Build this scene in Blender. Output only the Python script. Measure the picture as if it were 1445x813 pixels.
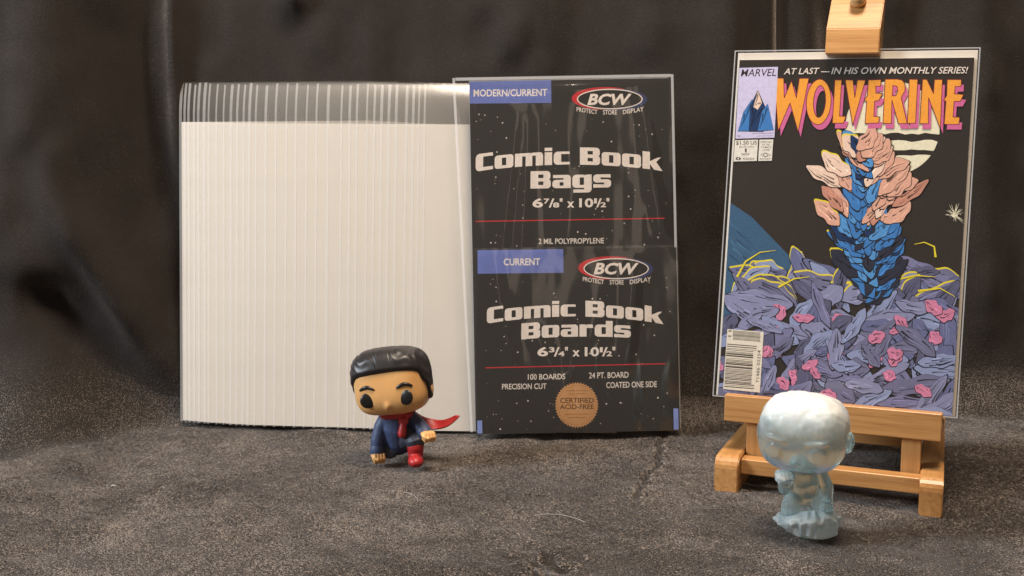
import bpy, bmesh, math, random
import numpy as np
from mathutils import Vector, Matrix, Euler
from mathutils.geometry import tessellate_polygon

for o in list(bpy.data.objects): bpy.data.objects.remove(o)
S = bpy.context.scene
COL = S.collection
R = math.radians
MM = 0.001

# ------------------------------------------------------------------ camera
cam_d = bpy.data.cameras.new('camera'); cam = bpy.data.objects.new('camera', cam_d); COL.objects.link(cam)
cam.location = (0, 0, 0.29208); cam.rotation_euler = (R(90 - 8.78), 0, 0)
cam_d.sensor_width = 36; cam_d.lens = 43.82; cam_d.clip_start = 0.02; cam_d.clip_end = 50
S.camera = cam
# ------------------------------------------------------------------ world, lamps, exposure
wd = bpy.data.worlds.new('World'); S.world = wd; wd.use_nodes = True
bg = wd.node_tree.nodes['Background']; bg.inputs[0].default_value = (1.0, 0.86, 0.72, 1); bg.inputs[1].default_value = 0.17
def area(name, loc, target, sx, sy, power, colour):
    l = bpy.data.lights.new(name, 'AREA'); l.shape = 'RECTANGLE'; l.size = sx; l.size_y = sy; l.energy = power; l.color = colour
    o = bpy.data.objects.new(name, l); COL.objects.link(o); o.location = loc
    o.rotation_euler = (Vector(target) - Vector(loc)).to_track_quat('-Z', 'Y').to_euler()
    return o
area('window_light', (-1.45, 0.52, 0.78), (0.05, 1.0, 0.08), 0.40, 0.6, 30.0, (0.82, 0.91, 1.0))
area('film_reflection_panel', (0.16, -1.2, 0.95), (0.06, 1.05, 0.15), 0.26, 0.95, 0.55, (1.0, 0.80, 0.62))  # unseen dim panel, added behind the camera to reflect in the packet films
area('ceiling_lamp', (0.12, 0.55, 1.75), (0.05, 1.0, 0.1), 0.5, 0.5, 41.0, (1.0, 0.83, 0.66))
S.view_settings.view_transform = 'Standard'; S.view_settings.look = 'None'
S.view_settings.exposure = 0.0; S.view_settings.gamma = 1.0; S.view_settings.use_curve_mapping = False
S.render.engine = 'CYCLES'
S.cycles.transparent_max_bounces = 96; S.cycles.max_bounces = 12; S.cycles.transmission_bounces = 10
S.cycles.caustics_refractive = True

# ------------------------------------------------------------------ helpers
def srgb(r, g, b):
    f = lambda c: c / 12.92 if c <= 0.04045 else ((c + 0.055) / 1.055) ** 2.4
    return (f(r / 255), f(g / 255), f(b / 255), 1)
def tag(o, label=None, cat=None, group=None, kind=None):
    if label: o['label'] = label
    if cat: o['category'] = cat
    if group: o['group'] = group
    if kind: o['kind'] = kind
    return o
def empty(name, loc=(0, 0, 0), rot=(0, 0, 0), parent=None):
    o = bpy.data.objects.new(name, None); COL.objects.link(o); o.location = loc; o.rotation_euler = rot
    o.empty_display_size = 0.02
    if parent: o.parent = parent
    return o
def link(name, me, mat=None, parent=None, smooth=False):
    o = bpy.data.objects.new(name, me); COL.objects.link(o)
    if mat: me.materials.clear(); me.materials.append(mat)
    if parent: o.parent = parent
    if smooth: me.polygons.foreach_set('use_smooth', [True] * len(me.polygons))
    return o
def bm_obj(name, bm, mat, parent=None, smooth=False):
    me = bpy.data.meshes.new(name); bm.to_mesh(me); bm.free()
    return link(name, me, mat, parent, smooth)
def py_obj(name, v, f, mat, parent=None, smooth=False):
    me = bpy.data.meshes.new(name); me.from_pydata([tuple(p) for p in v], [], f); me.update()
    return link(name, me, mat, parent, smooth)
def add_box(bm, x0, x1, y0, y1, z0, z1, bevel=0.0, M=None):
    r = bmesh.ops.create_cube(bm, size=1)
    for v in r['verts']:
        v.co = Vector(((x0 + x1) / 2 + v.co.x * (x1 - x0), (y0 + y1) / 2 + v.co.y * (y1 - y0), (z0 + z1) / 2 + v.co.z * (z1 - z0)))
    vs = r['verts']
    if bevel:
        es = list({e for v in vs for e in v.link_edges})
        g = bmesh.ops.bevel(bm, geom=es, offset=bevel, segments=3, affect='EDGES', profile=0.5)
        vs = list({v for f in g['faces'] for v in f.verts} | {v for v in vs if v.is_valid})
    if M: bmesh.ops.transform(bm, matrix=M, verts=vs)
def smoothstep(a, b, x):
    t = np.clip((x - a) / (b - a), 0, 1); return t * t * (3 - 2 * t)
rng = np.random.default_rng(7)
class Noise2:
    def __init__(s, seed, n=64): s.g = np.random.default_rng(seed).standard_normal((n, n)); s.n = n
    def __call__(s, x, y):
        x = np.asarray(x, float); y = np.asarray(y, float)
        i = np.floor(x).astype(int); j = np.floor(y).astype(int); u = x - i; v = y - j
        u = u * u * u * (u * (6 * u - 15) + 10); v = v * v * v * (v * (6 * v - 15) + 10); n = s.n; g = s.g
        a = g[i % n, j % n]; b = g[(i + 1) % n, j % n]; c = g[i % n, (j + 1) % n]; d = g[(i + 1) % n, (j + 1) % n]
        return (a * (1 - u) + b * u) * (1 - v) + (c * (1 - u) + d * u) * v

# ------------------------------------------------------------------ materials
def newmat(name):
    m = bpy.data.materials.new(name); m.use_nodes = True
    nt = m.node_tree; return m, nt, nt.nodes['Principled BSDF']
def noise_node(nt, scale, detail=4, vec=None, mapping=None, rough=0.5):
    n = nt.nodes.new('ShaderNodeTexNoise'); n.inputs['Scale'].default_value = scale; n.inputs['Detail'].default_value = detail
    n.inputs['Roughness'].default_value = rough
    tc = nt.nodes.new('ShaderNodeTexCoord'); src = tc.outputs['Object']
    if mapping:
        mp = nt.nodes.new('ShaderNodeMapping'); mp.inputs['Scale'].default_value = mapping; nt.links.new(src, mp.inputs[0]); src = mp.outputs[0]
    nt.links.new(src, n.inputs['Vector']); return n
def ramp(nt, src, stops):
    r = nt.nodes.new('ShaderNodeValToRGB'); el = r.color_ramp.elements
    while len(el) < len(stops): el.new(0.5)
    for e, (p, c) in zip(el, stops): e.position = p; e.color = c
    nt.links.new(src, r.inputs[0]); return r
def bump(nt, b, src, strength, dist):
    n = nt.nodes.new('ShaderNodeBump'); n.inputs['Strength'].default_value = strength; n.inputs['Distance'].default_value = dist
    nt.links.new(src, n.inputs['Height']); nt.links.new(n.outputs[0], b.inputs['Normal']); return n
def plain(name, col, rough=0.5, var=0.12, scale=60, bumpy=0.0, spec=0.5, sss=0.0):
    m, nt, b = newmat(name)
    n = noise_node(nt, scale, 3)
    c0 = tuple(c * (1 - var) for c in col[:3]) + (1,); c1 = tuple(min(1, c * (1 + var)) for c in col[:3]) + (1,)
    r = ramp(nt, n.outputs['Fac'], [(0.3, c0), (0.7, c1)]); nt.links.new(r.outputs[0], b.inputs['Base Color'])
    b.inputs['Roughness'].default_value = rough; b.inputs['Specular IOR Level'].default_value = spec
    if sss: b.inputs['Subsurface Weight'].default_value = sss; b.inputs['Subsurface Radius'].default_value = (0.003, 0.0015, 0.001)
    if bumpy: bump(nt, b, noise_node(nt, scale * 12, 3).outputs['Fac'], bumpy, 0.0005)
    return m
def fleece(name, k=1.0, sheen=0.3, soft=False):
    m, nt, b = newmat(name)
    n = noise_node(nt, 22, 6, rough=0.65)
    r = ramp(nt, n.outputs['Fac'], [(0.30, (0.098 * k, 0.084 * k, 0.075 * k, 1)), (0.52, (0.115 * k, 0.098 * k, 0.087 * k, 1)), (0.75, (0.132 * k, 0.112 * k, 0.099 * k, 1))])
    nt.links.new(r.outputs[0], b.inputs['Base Color'])
    b.inputs['Roughness'].default_value = 0.95; b.inputs['Specular IOR Level'].default_value = 0.08
    b.inputs['Sheen Weight'].default_value = sheen; b.inputs['Sheen Roughness'].default_value = 0.28
    b.inputs['Sheen Tint'].default_value = (0.86, 0.73, 0.64, 1)
    if soft:   # fibres are shaded with the direction of the cloth they stand on
        at = nt.nodes.new('ShaderNodeAttribute'); at.attribute_name = 'cloth_normal'; nt.links.new(at.outputs['Vector'], b.inputs['Normal'])
    else: bump(nt, b, noise_node(nt, 900, 4).outputs['Fac'], 0.5, 0.0012)
    return m
def wood(name, axis):
    m, nt, b = newmat(name)
    sc = [260, 260, 260]; sc[axis] = 9
    n = noise_node(nt, 1.0, 5, mapping=sc, rough=0.6)
    sc2 = [900, 900, 900]; sc2[axis] = 40
    n2 = noise_node(nt, 1.0, 2, mapping=sc2)
    mx = nt.nodes.new('ShaderNodeMath'); mx.operation = 'MULTIPLY_ADD'; nt.links.new(n2.outputs['Fac'], mx.inputs[0]); mx.inputs[1].default_value = 0.35
    nt.links.new(n.outputs['Fac'], mx.inputs[2])
    r = ramp(nt, mx.outputs[0], [(0.42, (0.36, 0.165, 0.052, 1)), (0.66, (0.51, 0.25, 0.085, 1)), (0.92, (0.62, 0.33, 0.12, 1))])
    nt.links.new(r.outputs[0], b.inputs['Base Color'])
    b.inputs['Roughness'].default_value = 0.40; b.inputs['Coat Weight'].default_value = 0.15; b.inputs['Coat Roughness'].default_value = 0.2
    bump(nt, b, n2.outputs['Fac'], 0.12, 0.0002)
    return m
def film(name, base=0.03, k=0.55, rough=0.14, haze=0.0, hazecol=(0.85, 0.85, 0.88, 1)):
    m, nt, b = newmat(name); nt.nodes.remove(b); out = nt.nodes['Material Output']
    tr = nt.nodes.new('ShaderNodeBsdfTransparent'); tr.inputs[0].default_value = (0.985, 0.985, 0.985, 1)
    gl = nt.nodes.new('ShaderNodeBsdfGlossy'); gl.inputs['Roughness'].default_value = rough; gl.inputs[0].default_value = (1, 1, 1, 1)
    lw = nt.nodes.new('ShaderNodeLayerWeight'); lw.inputs[0].default_value = 0.5
    fr = nt.nodes.new('ShaderNodeMath'); fr.operation = 'POWER'; fr.inputs[1].default_value = 4.0; nt.links.new(lw.outputs['Facing'], fr.inputs[0])
    bm_ = nt.nodes.new('ShaderNodeBump'); bm_.inputs['Strength'].default_value = 0.35; bm_.inputs['Distance'].default_value = 0.004
    nz = noise_node(nt, 1.0, 2, mapping=(26, 26, 9)); nt.links.new(nz.outputs['Fac'], bm_.inputs['Height'])
    nt.links.new(bm_.outputs[0], gl.inputs['Normal'])
    ma = nt.nodes.new('ShaderNodeMath'); ma.operation = 'MULTIPLY_ADD'; ma.inputs[1].default_value = k; ma.inputs[2].default_value = base
    nt.links.new(fr.outputs[0], ma.inputs[0])
    mx = nt.nodes.new('ShaderNodeMixShader'); nt.links.new(ma.outputs[0], mx.inputs[0]); nt.links.new(tr.outputs[0], mx.inputs[1]); nt.links.new(gl.outputs[0], mx.inputs[2])
    last = mx
    if haze:
        df = nt.nodes.new('ShaderNodeBsdfDiffuse'); df.inputs[0].default_value = hazecol
        m2 = nt.nodes.new('ShaderNodeMixShader'); m2.inputs[0].default_value = haze
        nt.links.new(mx.outputs[0], m2.inputs[1]); nt.links.new(df.outputs[0], m2.inputs[2]); last = m2
    nt.links.new(last.outputs[0], out.inputs['Surface'])
    return m
def print_mat(name, rough=0.35):
    m, nt, b = newmat(name)
    a = nt.nodes.new('ShaderNodeVertexColor'); a.layer_name = 'ink'
    n = noise_node(nt, 500, 3); r = ramp(nt, n.outputs['Fac'], [(0.3, (0.86, 0.86, 0.86, 1)), (0.7, (1, 1, 1, 1))])
    mx = nt.nodes.new('ShaderNodeMix'); mx.data_type = 'RGBA'; mx.blend_type = 'MULTIPLY'; mx.inputs['Factor'].default_value = 1
    nt.links.new(a.outputs[0], mx.inputs['A']); nt.links.new(r.outputs[0], mx.inputs['B']); nt.links.new(mx.outputs['Result'], b.inputs['Base Color'])
    b.inputs['Roughness'].default_value = rough
    return m
MAT = dict(
    fleece=fleece('fleece_weave', 0.26, 0.9), pile=fleece('fleece_fibre', 3.1, 1.0, True),
    woodx=wood('wood_along_x', 0), woody=wood('wood_along_y', 1), woodz=wood('wood_along_z', 2),
    film=film('clear_film', 0.05, 0.5, 0.10), packfilm=film('pack_film', 0.07, 0.8, 0.09, 0.010, (0.8, 0.74, 0.68, 1)), bagfilm=film('sleeve_film', 0.007, 0.30, 0.17, 0.015, (0.9, 0.86, 0.80, 1)),
    bagseam=film('bag_seam', 0.02, 0.3, 0.3, 0.18, (0.97, 0.96, 0.95, 1)), seam=film('sleeve_seam', 0.03, 0.5, 0.3, 0.34, (0.92, 0.92, 0.94, 1)), edge=film('film_edge', 0.06, 0.6, 0.25, 0.16),
    board=plain('white_board', (0.62, 0.57, 0.505, 1), 0.42, 0.03, 30), ink=print_mat('printed_ink', 0.4), cover=print_mat('printed_cover', 0.3),
    skin=plain('tan_vinyl', (0.72, 0.39, 0.145, 1), 0.42, 0.04, 80, 0.03, 0.5, 0.15), hair=plain('dark_vinyl_hair', (0.020, 0.017, 0.017, 1), 0.40, 0.15, 120),
    black=plain('black_vinyl', (0.006, 0.006, 0.006, 1), 0.35, 0.1), blue=plain('blue_vinyl', (0.045, 0.066, 0.140, 1), 0.5, 0.18, 260, 0.25),
    navy=plain('charcoal_vinyl', (0.040, 0.046, 0.068, 1), 0.55, 0.15, 260, 0.2), red=plain('red_vinyl', (0.42, 0.022, 0.024, 1), 0.42, 0.1, 120), darkred=plain('dark_red_vinyl', (0.16, 0.016, 0.014, 1), 0.45, 0.1),
    blueedge=plain('blue_card', (0.17, 0.22, 0.46, 1), 0.5, 0.08), brass=plain('knob_wood', (0.62, 0.36, 0.15, 1), 0.35, 0.1),
    lint=plain('pale_lint', (0.72, 0.68, 0.62, 1), 0.8, 0.05))
def ice_mat():
    m, nt, b = newmat('clear_ice_resin')
    g = nt.nodes.new('ShaderNodeNewGeometry'); tc = nt.nodes.new('ShaderNodeTexCoord')
    sp = nt.nodes.new('ShaderNodeSeparateXYZ'); nt.links.new(tc.outputs['Object'], sp.inputs[0])
    n = noise_node(nt, 90, 4)
    ad = nt.nodes.new('ShaderNodeMath'); ad.operation = 'MULTIPLY_ADD'; nt.links.new(n.outputs['Fac'], ad.inputs[0]); ad.inputs[1].default_value = 0.018
    nt.links.new(sp.outputs['Z'], ad.inputs[2])
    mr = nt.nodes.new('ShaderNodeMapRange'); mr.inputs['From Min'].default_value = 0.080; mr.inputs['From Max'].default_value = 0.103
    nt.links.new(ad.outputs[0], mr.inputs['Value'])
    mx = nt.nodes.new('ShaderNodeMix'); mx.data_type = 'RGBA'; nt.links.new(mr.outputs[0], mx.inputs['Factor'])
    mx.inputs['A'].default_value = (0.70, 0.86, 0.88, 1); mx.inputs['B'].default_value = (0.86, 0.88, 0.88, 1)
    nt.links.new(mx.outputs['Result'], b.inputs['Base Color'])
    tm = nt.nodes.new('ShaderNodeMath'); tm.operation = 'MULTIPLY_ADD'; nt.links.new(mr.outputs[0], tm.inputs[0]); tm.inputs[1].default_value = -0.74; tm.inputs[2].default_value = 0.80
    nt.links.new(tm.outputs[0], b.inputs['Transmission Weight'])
    b.inputs['IOR'].default_value = 1.28; b.inputs['Roughness'].default_value = 0.22
    b.inputs['Subsurface Weight'].default_value = 0.3; b.inputs['Subsurface Radius'].default_value = (0.006, 0.009, 0.010); b.inputs['Subsurface Scale'].default_value = 1.0
    bump(nt, b, noise_node(nt, 260, 3).outputs['Fac'], 0.25, 0.0012)
    return m
MAT['ice'] = ice_mat()
def frost_mat():
    m, nt, b = newmat('frosted_ice_resin')
    n = noise_node(nt, 130, 4); r = ramp(nt, n.outputs['Fac'], [(0.3, (0.66, 0.80, 0.84, 1)), (0.7, (0.82, 0.88, 0.89, 1))]); nt.links.new(r.outputs[0], b.inputs['Base Color'])
    b.inputs['Transmission Weight'].default_value = 0.55; b.inputs['IOR'].default_value = 1.25; b.inputs['Roughness'].default_value = 0.3
    b.inputs['Subsurface Weight'].default_value = 0.5; b.inputs['Subsurface Radius'].default_value = (0.005, 0.007, 0.008); b.inputs['Subsurface Scale'].default_value = 1.0
    bump(nt, b, noise_node(nt, 300, 3).outputs['Fac'], 0.3, 0.001)
    return m
MAT['frost'] = frost_mat()

# ------------------------------------------------------------------ print builder (flat ink on a card; art drawn on a skewed artboard, mapped to card millimetres)
def homography(src, dst):
    A = []; b = []
    for (x, y), (u, v) in zip(src, dst):
        A.append([x, y, 1, 0, 0, 0, -u * x, -u * y]); b.append(u)
        A.append([0, 0, 0, x, y, 1, -v * x, -v * y]); b.append(v)
    return np.append(np.linalg.solve(np.array(A, float), np.array(b, float)), 1).reshape(3, 3)
TEXT = {}
def text_mesh(s, bold=0.0, shear=0.0):
    k = (s, bold, shear)
    if k in TEXT: return TEXT[k]
    c = bpy.data.curves.new('t', 'FONT'); c.body = s; c.size = 1; c.offset = bold; c.shear = shear; c.resolution_u = 3
    o = bpy.data.objects.new('t', c); COL.objects.link(o)
    dg = bpy.context.evaluated_depsgraph_get(); me = bpy.data.meshes.new_from_object(o.evaluated_get(dg))
    v = np.array([(p.co.x, p.co.y) for p in me.vertices]) if len(me.vertices) else np.zeros((0, 2)); f = [tuple(p.vertices) for p in me.polygons]
    bpy.data.objects.remove(o); bpy.data.curves.remove(c); bpy.data.meshes.remove(me)
    TEXT[k] = (v, f); return TEXT[k]
class Print:
    def __init__(s, H, clip=None): s.H = H; s.v = []; s.f = []; s.c = []; s.clip = clip; s.layer = 0; s.base = 0.0
    def up(s): s.layer += 1
    def raw(s, pts, faces, col):
        p = np.asarray(pts, float); q = np.c_[p, np.ones(len(p))] @ s.H.T; q = q[:, :2] / q[:, 2:]
        if s.clip: q[:, 0] = np.clip(q[:, 0], s.clip[0], s.clip[1]); q[:, 1] = np.clip(q[:, 1], s.clip[2], s.clip[3])
        b = len(s.v); y = -s.base - 0.0007 * MM * s.layer
        s.v += [(a * MM, y, z * MM) for a, z in q]
        for f in faces: s.f.append(tuple(i + b for i in f)); s.c.append(col)
    def poly(s, pts, col, holes=()):
        loops = [[Vector((x, y, 0)) for x, y in pts]] + [[Vector((x, y, 0)) for x, y in h] for h in holes]
        s.raw([(p.x, p.y) for l in loops for p in l], tessellate_polygon(loops), col)
    def stroke(s, pts, w, col, closed=False):
        n = len(pts)
        for i in range(n if closed else n - 1):
            a = np.array(pts[i], float); b = np.array(pts[(i + 1) % n], float); d = b - a; L = np.hypot(*d)
            if L < 1e-6: continue
            d /= L; nn = np.array([-d[1], d[0]]) * w / 2; e = d * w * 0.3
            s.raw([a - nn - e, b - nn + e, b + nn + e, a + nn - e], [(0, 1, 2, 3)], col)
    def taper(s, pts, w0, w1, col):
        p = np.array(pts, float); n = len(p); d = np.gradient(p, axis=0); d /= np.linalg.norm(d, axis=1)[:, None] + 1e-9; nn = np.c_[-d[:, 1], d[:, 0]]
        t = np.linspace(0, 1, n); w = (w0 * (1 - t) + w1 * t)[:, None] / 2
        s.raw(np.r_[p - nn * w, p + nn * w], [(i, i + 1, n + i + 1, n + i) for i in range(n - 1)], col)
    def ellipse(s, cx, cy, rx, ry, col, n=40, hole=None, ang=0):
        t = np.linspace(0, 2 * math.pi, n, endpoint=False); c, q = math.cos(ang), math.sin(ang)
        E = lambda cx, cy, rx, ry: [(cx + rx * math.cos(a) * c - ry * math.sin(a) * q, cy + rx * math.cos(a) * q + ry * math.sin(a) * c) for a in t]
        s.poly(E(cx, cy, rx, ry), col, [E(*hole)] if hole else [])
    def text(s, t, x0, x1, y, cap, col, bold=0.0, shear=0.0, dy=0.0, arc=0.0):
        v, f = text_mesh(t, bold, shear)
        if not len(v): return
        h = text_mesh('H', bold, 0)[0]; k = cap / (h[:, 1].max() - h[:, 1].min()); y0 = h[:, 1].min()
        X = x0 + (v[:, 0] - v[:, 0].min()) / (v[:, 0].max() - v[:, 0].min()) * (x1 - x0)
        T = (X - x0) / (x1 - x0)
        Y = y - (v[:, 1] - y0) * k + dy * T - arc * 4 * T * (1 - T)
        s.raw(np.c_[X, Y], [tuple(reversed(q)) for q in f], col)
    def build(s, name, mat, parent):
        o = py_obj(name, s.v, s.f, mat, parent); me = o.data
        ca = me.color_attributes.new('ink', 'FLOAT_COLOR', 'CORNER')
        arr = np.concatenate([np.tile(np.array(c, float), (len(f), 1)) for f, c in zip(s.f, s.c)]); ca.data.foreach_set('color', arr.ravel())
        return o
# heavy wide display letters (cap height 1)
def rr(x0, y0, x1, y1, r, k=4, corners=(1, 1, 1, 1)):
    P = []
    for (cx, cy, a0, on, px, py) in ((x1, y0, -90, corners[1], -1, 1), (x1, y1, 0, corners[2], -1, -1), (x0, y1, 90, corners[3], 1, -1), (x0, y0, 180, corners[0], 1, 1)):
        if not on: P.append((cx, cy)); continue
        for i in range(k + 1):
            a = R(a0 + 90 * i / k); P.append((cx + px * r + r * math.cos(a), cy + py * r + r * math.sin(a)))
    return P
def box(x0, y0, x1, y1): return [(x0, y0), (x1, y0), (x1, y1), (x0, y1)]
def csh(w, h):
    return [(w, 0.02), (w, .19 * h / .9), (.43, .19 * h / .9), (.43, h - .17 * h / .9), (w, h - .17 * h / .9), (w - .02, h), (.2, h), (.08, h - .05), (.02, h - .14), (0, h - .25), (0, .25), (.02, .14), (.08, .05), (.2, 0)]
GL = {
 'C': (1.0, [(csh(1.0, 1.0), [])]), 'c': (.92, [(csh(.92, .76), [])]),
 'o': (1.08, [(rr(0, 0, 1.08, .77, .17), [box(.42, .17, .67, .61)])]),
 'm': (1.62, [([(0, 0), (.42, 0), (.42, .58), (.62, .58), (.62, 0), (1.0, 0), (1.0, .58), (1.2, .58), (1.2, 0), (1.62, 0), (1.62, .58), (1.58, .70), (1.48, .76), (1.02, .76), (.94, .73), (.86, .76), (.44, .76), (.4, .72), (.38, .76), (0, .76)], [])]),
 'i': (.43, [(box(0, 0, .43, .74), []), (box(0, .81, .43, 1.0), [])]),
 'B': (1.16, [([(0, 0), (.98, 0), (1.1, .05), (1.16, .16), (1.16, .38), (1.12, .48), (1.05, .52), (1.12, .57), (1.14, .64), (1.14, .84), (1.08, .95), (.96, 1), (0, 1)], [box(.44, .60, .74, .80), box(.44, .20, .74, .40)])]),
 'k': (1.12, [([(0, 0), (.42, 0), (.42, .30), (.66, 0), (1.14, -.02), (.78, .46), (1.06, .76), (.86, .72), (.42, .46), (.42, 1), (0, 1)], [])]),
 'a': (1.06, [([(.2, 0), (1.06, 0), (1.06, .58), (1.02, .70), (.9, .76), (.04, .76), (.04, .58), (.64, .58), (.64, .48), (.18, .48), (.06, .43), (0, .32), (0, .15), (.06, .05)], [box(.42, .14, .64, .34)])]),
 'g': (1.1, [([(.06, -.27), (.9, -.27), (1.04, -.22), (1.1, -.1), (1.1, .76), (.86, .76), (.72, .73), (.6, .76), (.2, .76), (.06, .7), (0, .58), (0, .18), (.06, .06), (.2, 0), (.68, 0), (.68, -.09), (.06, -.09)], [box(.42, .17, .66, .60)])]),
 's': (1.02, [([(0, 0), (.84, 0), (.96, .05), (1.02, .15), (1.02, .33), (.97, .42), (.84, .47), (.42, .47), (.42, .59), (1.0, .56), (.98, .76), (.18, .76), (.06, .71), (0, .61), (0, .43), (.06, .34), (.18, .29), (.62, .29), (.62, .18), (0, .2)], [])]),
 'r': (.84, [([(0, 0), (.43, 0), (.43, .54), (.84, .54), (.8, .76), (.46, .76), (.41, .7), (.37, .76), (0, .76)], [])]),
 'd': (1.1, [([(.2, 0), (1.1, 0), (1.1, 1), (.68, 1), (.68, .76), (.2, .76), (.06, .70), (0, .58), (0, .18), (.06, .06)], [box(.42, .17, .68, .60)])]),
}
def display(P, s, x0, x1, base, cap, col, gap=.09, space=.5):
    w = sum((space if ch == ' ' else GL[ch][0] + gap) for ch in s) - gap; k = (x1 - x0) / w; x = 0
    for ch in s:
        if ch == ' ': x += space; continue
        gw, shapes = GL[ch]
        def mp(pts):
            out = []
            n = len(pts)
            for i in range(n):
                a, b = pts[i], pts[(i + 1) % n]
                for t in (0, .5):
                    gx = a[0] + (b[0] - a[0]) * t; gy = a[1] + (b[1] - a[1]) * t; X = x0 + (x + gx) * k; out.append((X, base(X) - gy * cap))
            return out
        for o_, hs in shapes: P.poly(mp(o_), col, [mp(h) for h in hs])
        x += gw + gap

# ------------------------------------------------------------------ the blanket: one sheet, floor sweeping up into a draped wall
NA, NB, NC, ND = Noise2(1), Noise2(2), Noise2(3), Noise2(4)
ZW = 0.62
def wall_foot(x): return 1.112 + 0.045 * smoothstep(0.18, 0.42, x) - 0.05 * smoothstep(0.31, 0.44, -x)
def ridge(x, z, a, b, amp, sg, tail=0.04):
    a = np.array(a); b = np.array(b); d = b - a; L2 = d @ d
    t = ((x - a[0]) * d[0] + (z - a[1]) * d[1]) / L2; tc = np.clip(t, 0, 1)
    dx = x - (a[0] + tc * d[0]); dz = z - (a[1] + tc * d[1]); n = (-(x - a[0]) * d[1] + (z - a[1]) * d[0]) / math.sqrt(L2)
    q = np.exp(-(n / sg) ** 2) * np.exp(-(np.maximum(np.abs(t - .5) - .5, 0) * math.sqrt(L2) / tail) ** 2)
    return amp * q
def folds(x, z):
    d = 0.010 * NA(x * 5 + 3, z * 3 + 1) + 0.005 * NB(x * 13, z * 6) + 0.0016 * NC(x * 40, z * 26)
    d = d + ridge(x, z, (-0.318, 0.70), (-0.305, 0.26), 0.013, 0.008)
    d = d + ridge(x, z, (-0.345, 0.70), (-0.340, 0.20), -0.014, 0.018)
    d = d + ridge(x, z, (-0.378, 0.165), (-0.298, 0.01), 0.024, 0.017)
    d = d + ridge(x, z, (-0.41, 0.11), (-0.325, -0.01), -0.026, 0.018, 0.02)
    d = d + ridge(x, z, (-0.36, 0.34), (-0.29, 0.12), -0.012, 0.030)
    d = d + ridge(x, z, (0.246, 0.70), (0.250, 0.05), -0.014, 0.006)
    d = d + ridge(x, z, (0.275, 0.70), (0.272, 0.1), 0.009, 0.016)
    d = d + ridge(x, z, (0.19, 0.70), (0.20, 0.1), 0.010, 0.018)
    d = d + ridge(x, z, (0.43, 0.70), (0.45, 0.08), 0.012, 0.022)
    d = d + ridge(x, z, (0.39, 0.70), (0.39, 0.05), -0.010, 0.018)
    d = d + ridge(x, z, (-0.225, 0.70), (-0.20, 0.385), 0.016, 0.014, 0.02)
    d = d + ridge(x, z, (0.02, 0.70), (0.03, 0.36), 0.008, 0.03)
    return d
def sheet(x, v):
    """x across, v in [0,1] floor, [1,2] bend, [2,3] wall"""
    r = 0.024 + 0.070 * smoothstep(0.30, 0.43, -x) + 0.02 * smoothstep(0.3, 0.45, x)
    yw = wall_foot(x); lean = math.radians(9)
    fl = np.clip(v, 0, 1); bd = np.clip(v - 1, 0, 1); wl = np.clip(v - 2, 0, 1)
    y0 = 0.30; y = y0 + (yw - r - y0) * fl; z = np.zeros_like(y)
    a = bd * (math.pi / 2 - lean); y = y + r * np.sin(a); z = z + r * (1 - np.cos(a))
    L = ZW * wl; y = y + L * math.sin(lean); z = z + L * math.cos(lean)
    y = y - folds(x, z) * smoothstep(0.0, 0.11, z)
    fw = 1 - smoothstep(0.0, 0.02, z)
    gz = 0.0022 * NB(x * 7 + 9, y * 7) + 0.0007 * NC(x * 24, y * 24) + 0.0003 * ND(x * 70, y * 70) - 0.0016
    # crease running forward from the packet, and a scuffed dent
    cx = 0.087 + 0.047 * np.clip((y - .86) / .2, 0, 1.2) + 0.004 * NA(y * 30, 2 + x * 0)
    gz = gz - 0.0028 * np.exp(-((x - cx) / 0.0026) ** 2) * smoothstep(0.84, 0.92, y) + 0.0015 * np.exp(-((x - cx - 0.010) / 0.009) ** 2) * smoothstep(0.84, 0.9, y)
    gz = gz - 0.003 * np.exp(-((x - 0.02) ** 2 + (y - 0.755) ** 2) / 0.022 ** 2) * (0.6 + ND(x * 120, y * 120))
    z = z + gz * fw
    return np.stack([x, y, z], -1)
us = np.linspace(-0.95, 0.95, 520); vs = np.concatenate([np.linspace(0, .35, 30, endpoint=False), np.linspace(.35, 1, 240, endpoint=False), np.linspace(1, 2, 40, endpoint=False), np.linspace(2, 3, 230)])
UU, VV = np.meshgrid(us, vs, indexing='ij'); G = sheet(UU, VV); nu, nv = UU.shape
idx = np.arange(nu * nv).reshape(nu, nv)
quads = np.stack([idx[:-1, :-1], idx[1:, :-1], idx[1:, 1:], idx[:-1, 1:]], -1).reshape(-1, 4)
def np_mesh(name, V, F):
    me = bpy.data.meshes.new(name); V = np.ascontiguousarray(V, np.float32); F = np.ascontiguousarray(F, np.int32); k = F.shape[1]
    me.vertices.add(len(V)); me.vertices.foreach_set('co', V.ravel()); me.loops.add(F.size); me.loops.foreach_set('vertex_index', F.ravel())
    me.polygons.add(len(F)); me.polygons.foreach_set('loop_start', np.arange(0, F.size, k, dtype=np.int32)); me.update(calc_edges=True); return me
blanket = link('backdrop_blanket', np_mesh('backdrop_blanket', G.reshape(-1, 3), quads), MAT['fleece'], None, True)
tag(blanket, 'grey brown fleece blanket draped as backdrop and tabletop', None, None, 'structure')
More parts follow.
